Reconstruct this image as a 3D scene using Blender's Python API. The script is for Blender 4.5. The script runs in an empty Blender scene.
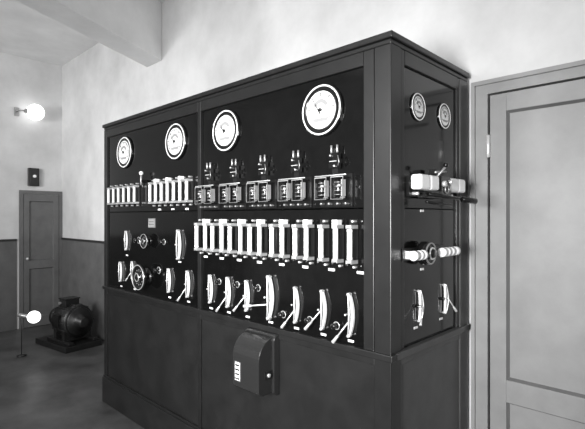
import bpy, math
from mathutils import Vector, Matrix
S=bpy.context.scene
S.view_settings.view_transform='Standard'
COL=S.collection
# ---------------------------------------------------------------- materials
MATS={}
def mat(name,c,rough=.5,metal=0,var=0.0,scale=6,emit=0,bump=0,coat=0,c2=None):
    m=bpy.data.materials.new(name); m.use_nodes=True
    nt=m.node_tree; b=nt.nodes['Principled BSDF']
    b.inputs['Base Color'].default_value=(c,c,c,1)
    b.inputs['Roughness'].default_value=rough
    b.inputs['Metallic'].default_value=metal
    if coat: b.inputs['Coat Weight'].default_value=coat
    if emit:
        b.inputs['Emission Color'].default_value=(1,1,1,1); b.inputs['Emission Strength'].default_value=emit
    if var or bump:
        tc=nt.nodes.new('ShaderNodeTexCoord'); n=nt.nodes.new('ShaderNodeTexNoise')
        n.inputs['Scale'].default_value=scale; n.inputs['Detail'].default_value=7; n.inputs['Roughness'].default_value=.6
        nt.links.new(tc.outputs['Object'],n.inputs['Vector'])
        if var:
            r=nt.nodes.new('ShaderNodeValToRGB')
            lo=c*(1-var); hi=min(1,c*(1+var)) if c2 is None else c2
            r.color_ramp.elements[0].position=.3; r.color_ramp.elements[1].position=.7
            r.color_ramp.elements[0].color=(lo,lo,lo,1); r.color_ramp.elements[1].color=(hi,hi,hi,1)
            nt.links.new(n.outputs['Fac'],r.inputs['Fac']); nt.links.new(r.outputs['Color'],b.inputs['Base Color'])
        if bump:
            bp=nt.nodes.new('ShaderNodeBump'); bp.inputs['Strength'].default_value=bump; bp.inputs['Distance'].default_value=.01
            nt.links.new(n.outputs['Fac'],bp.inputs['Height']); nt.links.new(bp.outputs['Normal'],b.inputs['Normal'])
    MATS[name]=m
mat('plaster',.60,.9,0,.18,1.5,bump=.2)
mat('ceiling_paint',.74,.9,0,.10,2)
mat('dado_paint',.11,.6,0,.2,5)
mat('concrete',.075,.40,0,.5,3,bump=.35)
mat('wood_frame',.013,.34,0,.25,8)
mat('wood_side_lit',.055,.40,0,.2,8)  # same wood with its colour raised, painting in the side's lighter sheen
mat('wood_lower',.015,.32,0,.3,5)
mat('slate',.0035,.12,0,.3,12)
mat('black',.006,.3)
mat('black_gloss',.007,.15,coat=.5)
mat('cast_gloss',.02,.22,coat=.5,bump=.15,scale=40)
mat('bakelite',.012,.25)
mat('porcelain',.96,.3)
mat('steel',.88,.28,.6)
mat('dull_metal',.4,.35,.7)
mat('dial',.86,.5)
mat('dialgrey',.30,.5)
mat('plate_white',.85,.5)
mat('door_paint',.25,.42,0,.12,5)
mat('door_dark',.13,.45,0,.15,6)
mat('stripe_and_shade',.02,.5)
mat('iron',.009,.4,0,.3,9)
mat('globe',1,.4,emit=2.6)
# ---------------------------------------------------------------- mesh builder
class MB:
    def __init__(s): s.v=[];s.f=[];s.m=[];s.sm=[];s.names=[]
    def mi(s,n):
        if n not in s.names: s.names.append(n)
        return s.names.index(n)
    def add(s,vs,fs,m,smooth=False):
        o=len(s.v); s.v+= [tuple(p) for p in vs]; k=s.mi(m)
        for f in fs: s.f.append([i+o for i in f]); s.m.append(k); s.sm.append(smooth)
        return s
    def box(s,x0,x1,y0,y1,z0,z1,m):
        vs=[(x,y,z) for x in (x0,x1) for y in (y0,y1) for z in (z0,z1)]
        return s.add(vs,[(0,1,3,2),(4,6,7,5),(0,4,5,1),(2,3,7,6),(0,2,6,4),(1,5,7,3)],m)
    def lathe(s,c,axis,prof,m,n=28,smooth=True):
        a=Vector(axis).normalized(); u=a.orthogonal().normalized(); w=a.cross(u); c=Vector(c)
        vs=[];fs=[]
        for r,h in prof:
            for i in range(n):
                t=2*math.pi*i/n; vs.append(c+a*h+(u*math.cos(t)+w*math.sin(t))*max(r,1e-5))
        for k in range(len(prof)-1):
            for i in range(n):
                j=(i+1)%n; fs.append((k*n+i,k*n+j,(k+1)*n+j,(k+1)*n+i))
        fs.append(tuple(range(n-1,-1,-1))); fs.append(tuple((len(prof)-1)*n+i for i in range(n)))
        return s.add(vs,fs,m,smooth)
    def cyl(s,p,q,r,m,n=16,r2=None):
        p=Vector(p);q=Vector(q);L=(q-p).length; r2=r if r2 is None else r2
        e=min(r*.15,L*.1)
        return s.lathe(p,q-p,[(r-e,0),(r,e),(r2,L-e),(r2-e,L)],m,n)
    def ball(s,c,r,m,n=20,sq=1):
        return s.lathe(c,(0,0,1),[(r*math.sin(math.pi*i/12),-r*sq*math.cos(math.pi*i/12)) for i in range(13)],m,n)
    def tube(s,pts,rad,m,n=10):
        pts=[Vector(p) for p in pts]; vs=[];fs=[]; N=len(pts)
        prev=None
        for i,p in enumerate(pts):
            d=(pts[min(i+1,N-1)]-pts[max(i-1,0)]).normalized()
            u=d.orthogonal().normalized() if prev is None else (prev-d*prev.dot(d)).normalized()
            prev=u; w=d.cross(u); r=rad[i] if isinstance(rad,(list,tuple)) else rad
            for k in range(n):
                t=2*math.pi*k/n; vs.append(p+(u*math.cos(t)+w*math.sin(t))*r)
        for i in range(N-1):
            for k in range(n):
                j=(k+1)%n; fs.append((i*n+k,i*n+j,(i+1)*n+j,(i+1)*n+k))
        fs.append(tuple(range(n-1,-1,-1))); fs.append(tuple((N-1)*n+i for i in range(n)))
        return s.add(vs,fs,m,True)
    def torus(s,c,axis,R,r,m,n=32,k=10):
        a=Vector(axis).normalized(); u=a.orthogonal().normalized(); w=a.cross(u); c=Vector(c); vs=[];fs=[]
        for i in range(n):
            t=2*math.pi*i/n; d=u*math.cos(t)+w*math.sin(t)
            for j in range(k):
                q=2*math.pi*j/k; vs.append(c+d*(R+r*math.cos(q))+a*r*math.sin(q))
        for i in range(n):
            for j in range(k):
                fs.append((i*k+j,((i+1)%n)*k+j,((i+1)%n)*k+(j+1)%k,i*k+(j+1)%k))
        return s.add(vs,fs,m,True)
    def prism(s,poly,a,b,m,axis='y'):
        n=len(poly)
        f=(lambda p,h:(p[0],h,p[1])) if axis=='y' else (lambda p,h:(h,p[0],p[1]))
        vs=[f(p,a) for p in poly]+[f(p,b) for p in poly]
        fs=[tuple(range(n-1,-1,-1)),tuple(range(n,2*n))]+[(i,(i+1)%n,(i+1)%n+n,i+n) for i in range(n)]
        return s.add(vs,fs,m)
    def mesh(s,name):
        me=bpy.data.meshes.new(name); me.from_pydata(s.v,[],s.f)
        for n in s.names: me.materials.append(MATS[n])
        me.polygons.foreach_set('material_index',s.m); me.polygons.foreach_set('use_smooth',s.sm)
        import bmesh
        bm=bmesh.new(); bm.from_mesh(me); bmesh.ops.recalc_face_normals(bm,faces=bm.faces); bm.to_mesh(me); bm.free()
        me.update(); return me
def ob(name,me,parent=None,loc=(0,0,0),rz=0,bevel=0,sc=1):
    if isinstance(me,MB): me=me.mesh(name)
    o=bpy.data.objects.new(name,me); COL.objects.link(o); o.location=loc; o.rotation_euler=(0,0,rz); o.scale=(sc,)*3
    if parent: o.parent=parent
    if bevel:
        b=o.modifiers.new('b','BEVEL'); b.width=bevel; b.segments=3 if bevel>.01 else 2; b.limit_method='ANGLE'
    return o
def struct(o): o['kind']='structure'; return o
# ---------------------------------------------------------------- room
W=.83; EX=-6.26; H=3.9; XR=2.6; YN=-4.6
struct(ob('floor',MB().box(EX-.1,XR,YN,W+.1,-.1,0,'concrete')))
struct(ob('ceiling',MB().box(EX-.1,XR,YN,W+.1,H,H+.1,'ceiling_paint')))
struct(ob('wall_back',MB().box(EX-.1,XR,W,W+.12,0,H,'plaster')))
struct(ob('wall_end',MB().box(EX-.12,EX,YN,W,0,H,'plaster')))
struct(ob('trim_1',MB().box(EX,-2.87,W-.012,W,0,1.27,'dado_paint').box(EX,-2.87,W-.02,W,1.258,1.288,'stripe_and_shade')))
struct(ob('trim_2',MB().box(EX,EX+.012,YN,.22,0,1.27,'dado_paint').box(EX,EX+.02,YN,.22,1.258,1.288,'stripe_and_shade')))
d=Vector((.433,-.901)).normalized(); a0=Vector((-3.654,W+.0)); b0=Vector((-3.33,W))
L=5.2
p=[a0,b0,b0+d*L,a0+d*L]
mb=MB(); vs=[(q.x,q.y,z) for z in (3.28,H) for q in p]
mb.add(vs,[(0,1,2,3),(7,6,5,4),(0,4,5,1),(1,5,6,2),(2,6,7,3),(3,7,4,0)],'ceiling_paint')
struct(ob('trim_3',mb,bevel=.008))
# door in the back wall
fy=W-.045
mb=MB()
mb.box(.035,.113,fy,W,0,2.262,'door_paint').box(.035,1.10,fy,W,2.262,2.33,'door_paint').box(1.02,1.10,fy,W,0,2.262,'door_paint')
mb.box(.030,.050,fy-.016,fy,0,2.313,'door_paint').box(.030,1.105,fy-.016,fy,2.313,2.335,'door_paint')
mb.box(.1131,1.0199,W-.0008,W-.0001,0,2.2619,'stripe_and_shade').box(.024,.0299,fy+.01,W,0,2.335,'stripe_and_shade')  # dark strips in the leaf gap and frame edge, painted as shadow lines
struct(ob('trim_4',mb,bevel=.003))
def door_leaf(x0,x1,z1,y0,y1,st,rails,m,bm_):
    mb=MB(); mb.box(x0,x1,(y0+y1)/2+.005,y1,.01,z1,m)
    mb.box(x0,x0+st,y0,y1,.01,z1,m).box(x1-st,x1,y0,y1,.01,z1,m)
    for a,b in rails: mb.box(x0+st,x1-st,y0,y1,a,b,m)
    zs=sorted(rails); ym=y0+.008
    for (a,b),(c,e) in zip(zs[:-1],zs[1:]):
        X,Z,t=(x0+st,x1-st),(b,c),.011
        yb=(y0+y1)/2+.005
        o_=[(X[0],ym,Z[0]),(X[1],ym,Z[0]),(X[1],ym,Z[1]),(X[0],ym,Z[1])]
        i_=[(X[0]+t,yb,Z[0]+t),(X[1]-t,yb,Z[0]+t),(X[1]-t,yb,Z[1]-t),(X[0]+t,yb,Z[1]-t)]
        mb.add(o_+i_,[(k,(k+1)%4,(k+1)%4+4,k+4) for k in range(4)],bm_)
    return mb
dr=struct(ob('door_1',door_leaf(.124,1.009,2.252,W-.04,W-.001,.083,[(.01,.2),(.628,.745),(2.158,2.252)],'door_paint','door_dark'),bevel=.002))
for z in (.3,1.98):
    h=ob('hinge',MB().cyl((.118,W-.05,z-.06),(.118,W-.05,z+.06),.009,'steel'),dr); struct(h)
h=struct(ob('door_handle',MB().box(.95,.985,W-.046,W-.039,1.0,1.2,'steel').cyl((.967,W-.035,1.13),(.967,W-.09,1.13),.009,'steel').cyl((.967,W-.085,1.13),(.86,W-.085,1.13),.009,'steel'),dr))
mb=MB()
R90=math.radians(90)
mb.box(0,.05,-.03,0,0,1.935,'door_dark').box(.53,.575,-.03,0,0,1.935,'door_dark').box(0,.575,-.03,0,1.935,1.985,'door_dark')
struct(ob('trim_5',mb,loc=(EX,.25,0),rz=R90))
d2=struct(ob('door_2',door_leaf(.056,.524,1.929,-.035,0,.07,[(.01,.15),(.85,.97),(1.83,1.929)],'door_dark','dado_paint'),loc=(EX+.001,.25,0),rz=R90,bevel=.002))
struct(ob('door_knob',MB().cyl((.09,-.034,1.0),(.09,-.06,1.0),.01,'steel').ball((.09,-.07,1.0),.02,'steel'),d2))
# ---------------------------------------------------------------- switchboard
sb=bpy.data.objects.new('switchboard_cabinet',None); COL.objects.link(sb); sb.location=(-1.43,.4,0)
sb['label']='large black slate electrical switchboard cabinet with gauges, fuses and lever switches'
sb['category']='switchboard'
OFF=Vector((1.43,-.4,0))
def part(name,mb,bevel=.003,label=None):
    o=ob(name,mb,sb,OFF,bevel=bevel)
    if label:o['label']=label
    return o
D=.80; X0=-2.86; RC=.014
m='wood_frame'
part('cabinet_top',MB().box(X0-.012,.012,-.012,D,2.372,2.40,m).box(X0,0,0,D,2.35,2.372,m),.005)
part('corner_post',MB().box(X0,X0+.055,0,.06,.23,2.35,m))
part('center_post',MB().box(-1.447,-1.413,0,.06,.23,2.35,m))
part('corner_post',MB().box(-.085,0,0,.085,.23,2.35,m).box(-.145,-.089,.003,.05,1.0,2.35,m))
part('corner_post',MB().box(-.06,0,D-.10,D,.23,2.35,'wood_side_lit').box(-.05,-.004,D-.135,D-.103,1.0,2.35,'wood_frame'))
part('side_stile',MB().box(-.05,-.004,.089,.12,1.0,2.35,m))
part('corner_post',MB().box(X0,X0+.06,D-.06,D,.23,2.35,m))
part('top_rail',MB().box(X0+.055,-1.447,.002,.05,2.285,2.35,m).box(-1.413,-.145,.002,.05,2.285,2.35,m))
part('side_top_rail',MB().box(-.05,-.002,.12,D-.135,2.285,2.35,m))
part('middle_rail',MB().box(X0-.006,.014,-.014,.03,.975,1.005,m).box(X0+.055,-.085,.002,.05,.94,.975,m),.004)
part('side_middle_rail',MB().box(-.03,.014,.031,D,.975,1.005,'wood_side_lit').box(-.05,-.002,.085,D-.1,.94,.975,'wood_side_lit'),.004)
part('plinth',MB().box(X0-.012,.012,-.012,D,0,.215,'wood_lower').box(X0-.006,.006,-.006,D,.215,.232,m),.004)
part('left_side_panel',MB().box(X0+.005,X0+.02,.06,D-.06,.232,2.35,m))
part('back_panel',MB().box(X0+.06,-.06,D-.02,D-.001,.232,2.35,m))
SZ=1.64
for (a,b) in ((X0+.055,-1.447),(-1.413,-.145)):
    part('slate_slab',MB().box(a,b,RC,RC+.03,SZ+.002,2.285,'slate'),.002)
    part('slate_slab',MB().box(a,b,RC,RC+.03,1.005,SZ-.002,'slate'),.002)
part('slate_slab',MB().box(-RC-.03,-RC,.12,D-.135,SZ+.002,2.285,'slate'),.002)
part('slate_slab',MB().box(-RC-.03,-RC,.12,D-.135,1.005,SZ-.002,'slate'),.002)
for (a,b) in ((X0+.055,-1.447),(-1.413,-.085)):
    part('lower_panel',MB().box(a,b,.010,.03,.232,.94,'wood_lower'),.002)
part('lower_side_panel',MB().box(-.03,-.008,.085,D-.10,.232,.94,'wood_side_lit'),.002)
# ---- devices, local frame: X along board, Z up, -Y out of board
P={}
def arc(s,R,a0,a1,n): return [(R*math.cos(a0+(a1-a0)*i/n),R*math.sin(a0+(a1-a0)*i/n)) for i in range(n+1)]
Y=(0,-1,0)
case=MB().lathe((0,0,0),Y,[(.130,0),(.130,.008),(.127,.014),(.116,.016),(.100,.018),(.094,.014),(.094,.0)],'black_gloss',48)
bez=MB().lathe((0,0,0),Y,[(.1205,.012),(.1235,.016),(.121,.019),(.1165,.019),(.114,.017),(.116,.012)],'plate_white',48)
dial=MB().lathe((0,0,0),Y,[(.0925,.012),(.0925,.0165),(.0,.017)],'dial',48,False)
Q=.93
def dp(poly,mm): dial.prism([(a*Q,b*Q) for a,b in poly],-.0182,-.0165,mm)
for i in range(31):
    t=math.radians(215-250*i/30); r0=.080 if i%5 else .070; w=.0009 if i%5 else .0020
    c,s_=math.cos(t),math.sin(t)
    dp([(r0*c-w*s_,r0*s_+w*c),(r0*c+w*s_,r0*s_-w*c),(.088*c+w*s_,.088*s_-w*c),(.088*c-w*s_,.088*s_+w*c)],'black')
t0,t1=math.radians(-35),math.radians(215)
def ring(ra,rb,a,b,n,mm):
    o_=arc(0,ra,a,b,n); i_=arc(0,rb,a,b,n)
    for k in range(n): dp([o_[k],o_[k+1],i_[k+1],i_[k]],mm)
ring(.0905,.0885,t0,t1,40,'black')
ring(.058,.036,math.radians(25),math.radians(155),16,'dialgrey')
dp([(-.045,-.062),(.045,-.062),(.056,-.042),(-.056,-.042)],'dialgrey')
ndl=MB().prism([(-.003,-.02),(.003,-.02),(-.050,.060)],-.0225,-.0205,'black').cyl((0,-.017,0),(0,-.026,0),.009,'black')
P['gauge']=[('gauge',case),('gauge_bezel',bez),('gauge_dial',dial),('gauge_needle',ndl)]
# cartridge fuse
def fbase():
    b=MB()
    b.box(-.012,.012,-.008,0,-.115,.115,'black')
    for z in (.080,-.080):
        b.box(-.015,.015,-.016,0,z-.014,z+.014,'bakelite')
        b.box(-.0155,-.0125,-.066,-.014,z-.008,z+.008,'steel').box(.0125,.0155,-.066,-.014,z-.008,z+.008,'steel')
        b.box(-.0125,.0125,-.04,-.014,z-.008,z+.008,'dull_metal')
    b.cyl((0,-.007,.105),(0,-.040,.105),.006,'steel',10)
    b.cyl((0,-.007,-.105),(0,-.030,-.105),.006,'steel',10)
    return b
t=MB().lathe((0,-.056,-.070),(0,0,1),[(.009,0),(.0135,.002),(.0135,.010),(.0122,.013),(.0122,.127),(.0135,.130),(.0135,.138),(.009,.140)],'porcelain',18)
P['cartridge_fuse']=[('cartridge_fuse',fbase()),('fuse_tube',t)]
t2=MB().box(-.016,.016,-.064,-.03,.088,.112,'porcelain').lathe((0,-.056,-.076),(0,0,1),[(.009,0),(.0122,.002),(.0122,.166),(.009,.168)],'porcelain',16)
P['block_fuse']=[('cartridge_fuse',fbase()),('fuse_tube',t2)]
# lever switch
def lever(ang,key,knobby=True,L_=.115,twist=0):
    b=MB(); n=24
    def cres(o,i,h,e=.002):
        A=[]
        for k in range(n+1):
            s=-1+2*k/n; A.append((o*(1-s*s)+e,s*h))
        for k in range(n+1):
            s=1-2*k/n; A.append((i*(1-s*s)-e,s*h))
        return A
    b.prism(cres(.012,.000,.108,.003),-.007,0,'bakelite')
    for z in (.098,-.098): b.cyl((0,0,z),(0,-.028,z),.008,'steel',12)
    b.cyl((-.014,0,0),(-.014,-.024,0),.010,'black_gloss',14).box(-.014,.006,-.006,0,-.006,.006,'black')
    b.cyl((-.014,-.024,0),(-.014,-.032,0),.005,'steel',10)
    c=MB().prism(cres(.024,.013,.106),-.020,-.005,'porcelain')
    h=MB()
    ss=[-1+i/8 for i in range(17)]
    h.tube([(.014*(1-s*s),-.026-.010*(1-(s*s)),s*.10) for s in ss],[.0028+.0022*(1-abs(s)) for s in ss],'steel')
    if knobby:
        e=Vector((math.sin(ang)*L_,-.06,-math.cos(ang)*L_-.02)); o=Vector((0.008,-.034,-.03+twist))
        h.tube([o,o.lerp(e,.5),e],.0040,'steel')
        h.cyl(o.lerp(e,.75),o.lerp(e,1.12),.0065,'steel',12,.009)
    P[key]=[('lever_switch',b),('contact_segment',c),('lever_handle',h)]
lever(math.radians(-28),'leverA'); lever(math.radians(-75),'leverB'); lever(0,'leverC',False); lever(math.radians(-42),'leverD',True,.10,.03); lever(math.radians(50),'leverE',True,.10,.04)
# circuit breaker: open frames with coils
b=MB().box(-.1,.1,-.012,0,-.1,.06,'black')
for x in (-.052,.052):
    for dx in (-.025,.025):
        b.cyl((x+dx,-.01,-.085),(x+dx,-.04,-.085),.006,'dull_metal',10)
b.cyl((-.098,-.06,.052),(.098,-.06,.052),.003,'steel',10)
bx=[]
for x in (-.052,.052):
    a_,b_=x-.038,x+.038; y0=-.070
    c=MB().box(a_,b_,y0,-.012,-.066,-.060,'black_gloss').box(a_,b_,y0,-.012,.038,.044,'black_gloss')
    for xx in (a_,b_-.003):
        c.box(xx,xx+.003,y0-.003,y0,-.066,.044,'dull_metal')
    c.box(a_,b_,y0-.003,y0,.041,.044,'steel').box(a_,b_,y0-.003,y0,-.066,-.0635,'dull_metal')
    c.cyl((x-.012,-.042,-.058),(x-.012,-.042,.036),.018,'black_gloss',16)
    for z in (-.042,-.022,-.002,.018): c.torus((x-.012,-.042,z),(0,0,1),.019,.0022,'dull_metal',20,6)
    c.box(x+.018,x+.022,-.062,-.03,-.05,.03,'steel').cyl((x+.02,-.055,.0),(x+.02,-.085,.0),.006,'steel',12)
    c.box(x-.02,x+.03,-.05,-.045,-.064,-.052,'dull_metal')
    bx.append(c)
st=MB().box(-.018,.018,-.02,0,.058,.19,'bakelite')
for k in range(2): st.box(-.028,.028,-.036,-.008,.09+k*.05,.115+k*.05,'black_gloss')
st.cyl((-.018,-.025,.165),(-.018,-.025,.205),.006,'dull_metal',10).cyl((.018,-.025,.165),(.018,-.025,.205),.006,'dull_metal',10)
st.box(-.022,.022,-.038,-.034,.122,.126,'steel').cyl((.012,-.036,.10),(.012,-.046,.10),.005,'steel',10).cyl((-.012,-.036,.152),(-.012,-.046,.152),.005,'steel',10)
st.tube([(.026,-.03,.10),(.04,-.04,.12),(.03,-.035,.15)],.003,'dull_metal')
P['circuit_breaker']=[('circuit_breaker',b),('coil_frame',bx[0]),('coil_frame',bx[1]),('contact_stack',st)]
# disc handwheels
b=MB().lathe((0,0,0),Y,[(.06,0),(.06,.01),(.02,.02),(.016,.05)],'bakelite',24)
k=MB().lathe((0,0,0),Y,[(.02,.045),(.082,.052),(.090,.060),(.090,.070),(.082,.078),(.072,.070),(.030,.066),(.028,.084),(.020,.090),(.0,.091)],'black_gloss',36)
k.torus((0,-.078,0),Y,.084,.0026,'steel').torus((0,-.085,0),Y,.027,.0025,'steel')
for i in range(12):
    t=math.radians(30*i); k.cyl((.052*math.cos(t),-.066,.052*math.sin(t)),(.052*math.cos(t),-.072,.052*math.sin(t)),.004,'dull_metal',8)
P['handwheel']=[('handwheel',b),('wheel_disc',k)]
b=MB().lathe((0,0,0),Y,[(.022,0),(.022,.006),(.008,.010),(.008,.02),(.016,.024),(.016,.036),(.008,.04)],'black_gloss',20)
b.torus((0,-.006,0),Y,.02,.002,'steel',20,6)
P['push_knob']=[('push_knob',b)]
b=MB().cyl((0,0,0),(0,-.05,0),.012,'black').cyl((0,-.045,-.03),(0,-.045,.05),.008,'dull_metal').ball((0,-.045,.06),.016,'porcelain').cyl((0,-.03,0),(.05,-.05,-.04),.007,'black_gloss')
P['small_switch']=[('toggle_switch',b)]
P['nameplate']=[('nameplate',MB().box(-.028,.028,-.003,0,-.009,.009,'plate_white'))]
P['big_nameplate']=[('nameplate',MB().box(-.05,.05,-.004,0,-.035,.035,'dull_metal').box(-.044,.044,-.005,-.004,-.029,.029,'dialgrey').box(-.035,.035,-.006,-.005,.008,.012,'black').box(-.035,.035,-.006,-.005,-.012,-.008,'black'))]
# side isolators
b=MB().box(-.18,.24,-.02,0,-.028,.028,'black').cyl((0,0,0),(0,-.08,0),.02,'black',18).lathe((0,0,0),Y,[(.056,.02),(.056,.05),(.048,.06)],'black_gloss',28).torus((0,-.062,0),Y,.048,.004,'dull_metal').torus((0,-.07,0),Y,.026,.004,'steel')
for x in (-.15,.20): b.box(x-.010,x+.010,-.06,-.02,-.018,.018,'steel')
def ins(x0,x1,R=.022,n=3,z=0,y=-.07):
    sgn=1 if x1>x0 else -1; Lh=abs(x1-x0); pr=[(R*.6,0)]
    for i in range(n):
        a=Lh*i/n; w=Lh/n; pr+=[(R,a+.002),(R,a+w*.72),(R*.76,a+w*.76),(R*.76,a+w*.97)]
    pr[-2:]=[(R,Lh-.003),(R*.6,Lh)]
    return MB().lathe((x0,y,z),(sgn,0,0),pr,'porcelain',20)
P['isolator']=[('isolator_switch',b),('porcelain_insulator',ins(-.08,-.185)),('porcelain_insulator',ins(.085,.26,n=4))]
b=MB().box(-.20,.22,-.02,0,-.06,.03,'black').box(-.12,.12,-.055,-.02,-.065,-.04,'bakelite')
for x in (-.17,-.06,.07,.18): b.cyl((x,-.02,0),(x,-.06,0),.012,'steel',12).cyl((x,-.02,-.048),(x,-.05,-.048),.008,'steel',12)
b.box(-.045,.045,-.10,-.02,-.05,.035,'black_gloss').box(-.02,.02,-.06,-.02,.035,.075,'bakelite')
b.cyl((-.03,-.10,.0),(-.03,-.115,.0),.014,'steel',12).cyl((.025,-.10,.01),(.025,-.12,.01),.010,'steel',12)
b.cyl((-.05,-.07,.055),(.06,-.07,.065),.006,'dull_metal',12).torus((0,-.105,-.025),Y,.018,.003,'dull_metal')
def blocks(x0,x1,n):
    w=(x1-x0)/n; mb=MB().box(x0+.008,x1-.008,-.085,-.045,-.022,.022,'porcelain')
    for i in range(n):
        mb.box(x0+w*i+.003,x0+w*(i+1)-.003,-.098,-.045,-.033,.035,'porcelain')
    return mb
pc1=blocks(-.24,-.055,2); pc2=blocks(.065,.235,2)
lv=MB().cyl((-.02,-.06,.03),(.0,-.10,.085),.006,'dull_metal').ball((.0,-.10,.09),.013,'black_gloss')
lv.cyl((-.09,-.06,-.05),(.06,-.15,-.07),.008,'black_gloss').cyl((.06,-.15,-.07),(.13,-.19,-.080),.014,'black_gloss',14)
lv.cyl((-.12,-.06,-.085),(.02,-.12,-.10),.007,'black_gloss',12)
P['breaker_side']=[('isolator_switch',b),('porcelain_block',pc1),('porcelain_block',pc2),('operating_lever',lv)]
MC={}
def place(kind,x,z,side=False,sc=1,pl=None):
    if kind not in MC: MC[kind]=[(n,mb.mesh(n)) for n,mb in P[kind]]
    if side: loc=Vector((-RC,x,z)); rz=R90
    else: loc=Vector((x,RC if pl is None else pl,z)); rz=0
    main=None
    for n,me in MC[kind]:
        if main is None: main=ob(n,me,sb,loc+OFF,rz,sc=sc)
        else: ob(n,me,main,bevel=.012 if n=='porcelain_block' else 0)
    return main
for x in (-2.485,-1.719,-1.157,-.394): place('gauge',x,2.125)
place('gauge',.255,2.12,True,.52); place('gauge',.528,2.12,True,.52)
JIT=[0,.006,-.004,.003,-.006,.005,0,-.005,.006,-.003,.004,-.006,.003,.005,0]
for i in range(15):
    x=-1.395+i*.0862+JIT[i]
    place('block_fuse' if i%2 else 'cartridge_fuse',x,1.475)
    if i%2==0: place('nameplate',x+.02,1.345,sc=.7)
for i in range(6): place('cartridge_fuse' ,-2.70+i*.09,1.775,sc=.80)
for i in range(7): place('block_fuse' if i%2 else 'cartridge_fuse',-2.0+i*.08,1.775,sc=.88)
for i in range(3): place('nameplate',-1.95+i*.18,1.655,sc=.7)
for i in range(5): place('circuit_breaker',-1.31+i*.252,1.745,sc=.96)
for x,k,s in zip((-1.315,-1.135,-.960,-.765,-.570,-.388,-.222),('leverC','leverA','leverD','leverB','leverA','leverD','leverA'),(.86,.88,.86,1.15,.9,.94,.98)):
    place(k,x,1.16 if k=='leverB' else 1.145,sc=s); place('nameplate',x+.0,1.022,sc=.6)
for x in (-1.225,-1.05,-.865,-.665,-.475,-.305): place('push_knob',x,1.20 if x<-.8 else 1.08,sc=.9)
place('leverC',-2.46,1.41,sc=.75); place('handwheel',-2.10,1.42,sc=.62); place('push_knob',-2.25,1.42,sc=1.2); place('leverC',-1.68,1.41,sc=.98)
place('big_nameplate',-2.06,1.555,sc=1.0)
place('push_knob',-1.88,1.42)
place('leverC',-2.56,1.15,sc=.78); place('leverA',-2.36,1.18,sc=.66); place('handwheel',-2.12,1.15,sc=1.08); place('push_knob',-1.95,1.21,sc=1.2)
place('leverC',-1.81,1.15,sc=.82); place('leverA',-1.57,1.15,sc=.86)
place('small_switch',-2.14,1.87)
for x in (-2.46,-1.68): place('nameplate',x,1.29,sc=.6)
for x in (-2.56,-2.33,-1.81,-1.57): place('nameplate',x,1.03,sc=.6)
place('breaker_side',.345,1.755,True); place('isolator',.27,1.43,True)
place('leverD',.255,1.18,True,.72); place('leverE',.52,1.18,True,.72)
place('nameplate',.24,1.08,True,.6); place('nameplate',.50,1.08,True,.6)
place('nameplate',.3,1.63,True,.6); place('nameplate',.3,1.35,True,.6)
# meter box on lower panel
def prof(d,z0,z1,r,n=10):
    pts=[(0,z0),(-d+.02,z0),(-d,z0+.02)]
    for i in range(n+1):
        a=math.pi/2*i/n; pts.append((-d+r-r*math.cos(a),z1-r+r*math.sin(a)))
    pts.append((0,z1)); return pts
body=MB().prism(prof(.14,-.145,.155,.12),-.116,.098,'cast_gloss','x')
body.prism(prof(.045,-.16,.168,.04),-.130,.114,'cast_gloss','x')
mbx=ob('meter_box',body,sb,Vector((-.805,.01,.805))+OFF,bevel=.024); mbx['label']='black cast metal box with rounded hood'
npm=MB().box(-.092,-.046,-.1435,-.138,-.095,.01,'dull_metal').box(-.089,-.049,-.1445,-.1435,-.091,.006,'dial')
for k in range(4): npm.box(-.086,-.052,-.1455,-.1445,-.086+k*.024,-.077+k*.024,'bakelite')
ob('nameplate',npm,mbx)
ob('latch',MB().box(.095,.106,-.1,-.05,-.06,-.02,'bakelite').cyl((.1,-.075,-.04),(.114,-.075,-.04),.010,'steel'),mbx)
ob('mounting_lug',MB().box(-.02,.02,-.02,0,-.185,-.155,'black').cyl((0,-.02,-.17),(0,-.03,-.17),.008,'steel').box(-.06,-.02,-.03,0,-.19,-.158,'black'),mbx)
# ---------------------------------------------------------------- motor
mo=bpy.data.objects.new('electric_motor',None); COL.objects.link(mo); mo.location=(-4.83,.46,0); mo.rotation_euler=(0,0,math.radians(8)); mo.scale=(.93,.93,1)
mo['label']='dark cast iron electric motor on a low concrete base'; mo['category']='motor'
ob('motor_base',MB().box(-.50,.30,-.25,.25,0,.07,'iron').box(-.28,.28,-.2,-.13,.07,.11,'iron').box(-.28,.28,.13,.2,.07,.11,'iron'),mo,bevel=.008)
mb=MB().lathe((-.17,0,.32),(1,0,0),[(.18,0),(.205,.02),(.205,.32),(.18,.34)],'iron',36)
for i in range(14):
    t=2*math.pi*i/14; mb.cyl((-.15,.205*math.cos(t),.32+.205*math.sin(t)),(.15,.205*math.cos(t),.32+.205*math.sin(t)),.010,'iron',8)
mb.box(-.14,-.07,-.18,.18,.1,.25,'iron').box(.07,.14,-.18,.18,.1,.25,'iron').torus((0,0,.56),(0,1,0),.03,.008,'iron').box(-.08,.08,-.23,-.15,.28,.42,'iron')
ob('motor_housing',mb,mo)
ob('terminal_box',MB().box(-.10,.06,-.12,.06,.49,.585,'iron').box(-.11,.07,-.13,.07,.585,.60,'bakelite').cyl((-.06,-.12,.54),(-.06,-.15,.54),.018,'dull_metal'),mo,bevel=.006)
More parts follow.
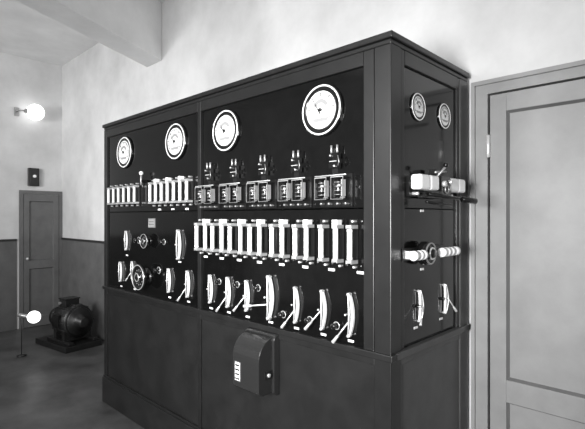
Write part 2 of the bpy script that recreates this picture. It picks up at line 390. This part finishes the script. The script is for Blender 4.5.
for sx in (-1,1):
    mb=MB().lathe((.17*sx,0,.32),(sx,0,0),[(.18,0),(.165,.02),(.10,.025),(.09,.05),(.07,.07),(.06,.12),(.045,.13)],'iron',30)
    for i in range(6):
        t=2*math.pi*i/6; mb.box(.17*sx-.02,.17*sx+.02,.12*math.cos(t)-.015,.12*math.cos(t)+.015,.32+.12*math.sin(t)-.015,.32+.12*math.sin(t)+.015,'dull_metal')
    ob('end_bell',mb,mo)
ob('drive_pulley',MB().cyl((-.29,0,.32),(-.36,0,.32),.02,'steel').lathe((-.32,0,.32),(-1,0,0),[(.10,0),(.12,.005),(.115,.04),(.12,.075),(.10,.08)],'iron',30),mo)
bx=ob('wall_switch_box',MB().box(-.07,.07,-.06,0,-.13,.13,'black').box(-.06,.06,-.07,-.06,-.12,.12,'bakelite'),None,(EX,.43,2.18),R90,.006)
bx['label']='small black electrical box with a pale knob fixed above the door'; bx['category']='electrical box'
ob('control_knob',MB().cyl((0,-.07,.01),(0,-.095,.01),.022,'porcelain'),bx)
# lamps
g=ob('wall_lamp',MB().box(-.03,.03,-.02,0,-.06,.06,'dull_metal'),None,(EX,.22,3.10),R90)
g['label']='glowing globe lamp on a short wall bracket'; g['category']='lamp'
ob('lamp_arm',MB().tube([(0,-.02,0),(0,-.12,0),(.03,-.16,0),(.09,-.16,0)],.01,'dull_metal'),g)
ob('lamp_socket',MB().cyl((.06,-.16,0),(.12,-.16,0),.03,'dull_metal'),g)
ob('lamp_globe',MB().ball((.20,-.16,0),.115,'globe'),g)
# low lamp on a short stand beside the motor
g=ob('floor_lamp',MB().lathe((0,0,0),(0,0,1),[(.05,0),(.05,.012),(.012,.02)],'iron'),None,(-4.807,-.109,0))
g['label']='glowing globe lamp on a low dark stand near the motor'; g['category']='lamp'
ob('lamp_pole',MB().cyl((0,0,.012),(0,0,.47),.0045,'iron'),g)
ob('lamp_socket',MB().cyl((-.03,-.03,.475),(.05,.05,.455),.022,'dull_metal'),g)
ob('lamp_globe',MB().ball((.10,.10,.449),.070,'globe'),g)
# ---------------------------------------------------------------- lights
def area(loc,tgt,size,e,sy=None,spread=180):
    l=bpy.data.lights.new('unseen_light','AREA'); l.energy=e; l.size=size; l.spread=math.radians(spread)
    if sy: l.shape='RECTANGLE'; l.size_y=sy
    o=bpy.data.objects.new('unseen_light',l); COL.objects.link(o); o.location=loc
    o.rotation_euler=(Vector(tgt)-Vector(loc)).to_track_quat('-Z','Y').to_euler()
area((-1.3,-3.8,2.7),(-3.2,.8,2.3),1.0,80)  # unseen key light, kept clear of reflections in the slate
area((-3.4,-3.4,2.3),(-4.9,.8,2.2),.9,30,spread=85)  # unseen light added to brighten the far left walls
area((.5,-3.3,1.6),(-1.0,0,1.35),.8,62,spread=75)  # unseen flood added to brighten fuses and other front devices
area((2.5,-2.6,2.2),(0,.5,1.2),1.0,16,spread=120)  # weak unseen fill added for the cabinet's side face
w=bpy.data.worlds.new('world'); S.world=w; w.use_nodes=True
w.node_tree.nodes['Background'].inputs[0].default_value=(1,1,1,1); w.node_tree.nodes['Background'].inputs[1].default_value=.26
# ---------------------------------------------------------------- camera
c=bpy.data.cameras.new('camera'); c.lens=27.8; c.sensor_width=36; c.shift_y=.0043; c.clip_start=.05
co=bpy.data.objects.new('camera',c); COL.objects.link(co); co.location=(1.042,-1.694,1.6); co.rotation_euler=(math.radians(90),0,math.radians(43.89))
S.camera=co
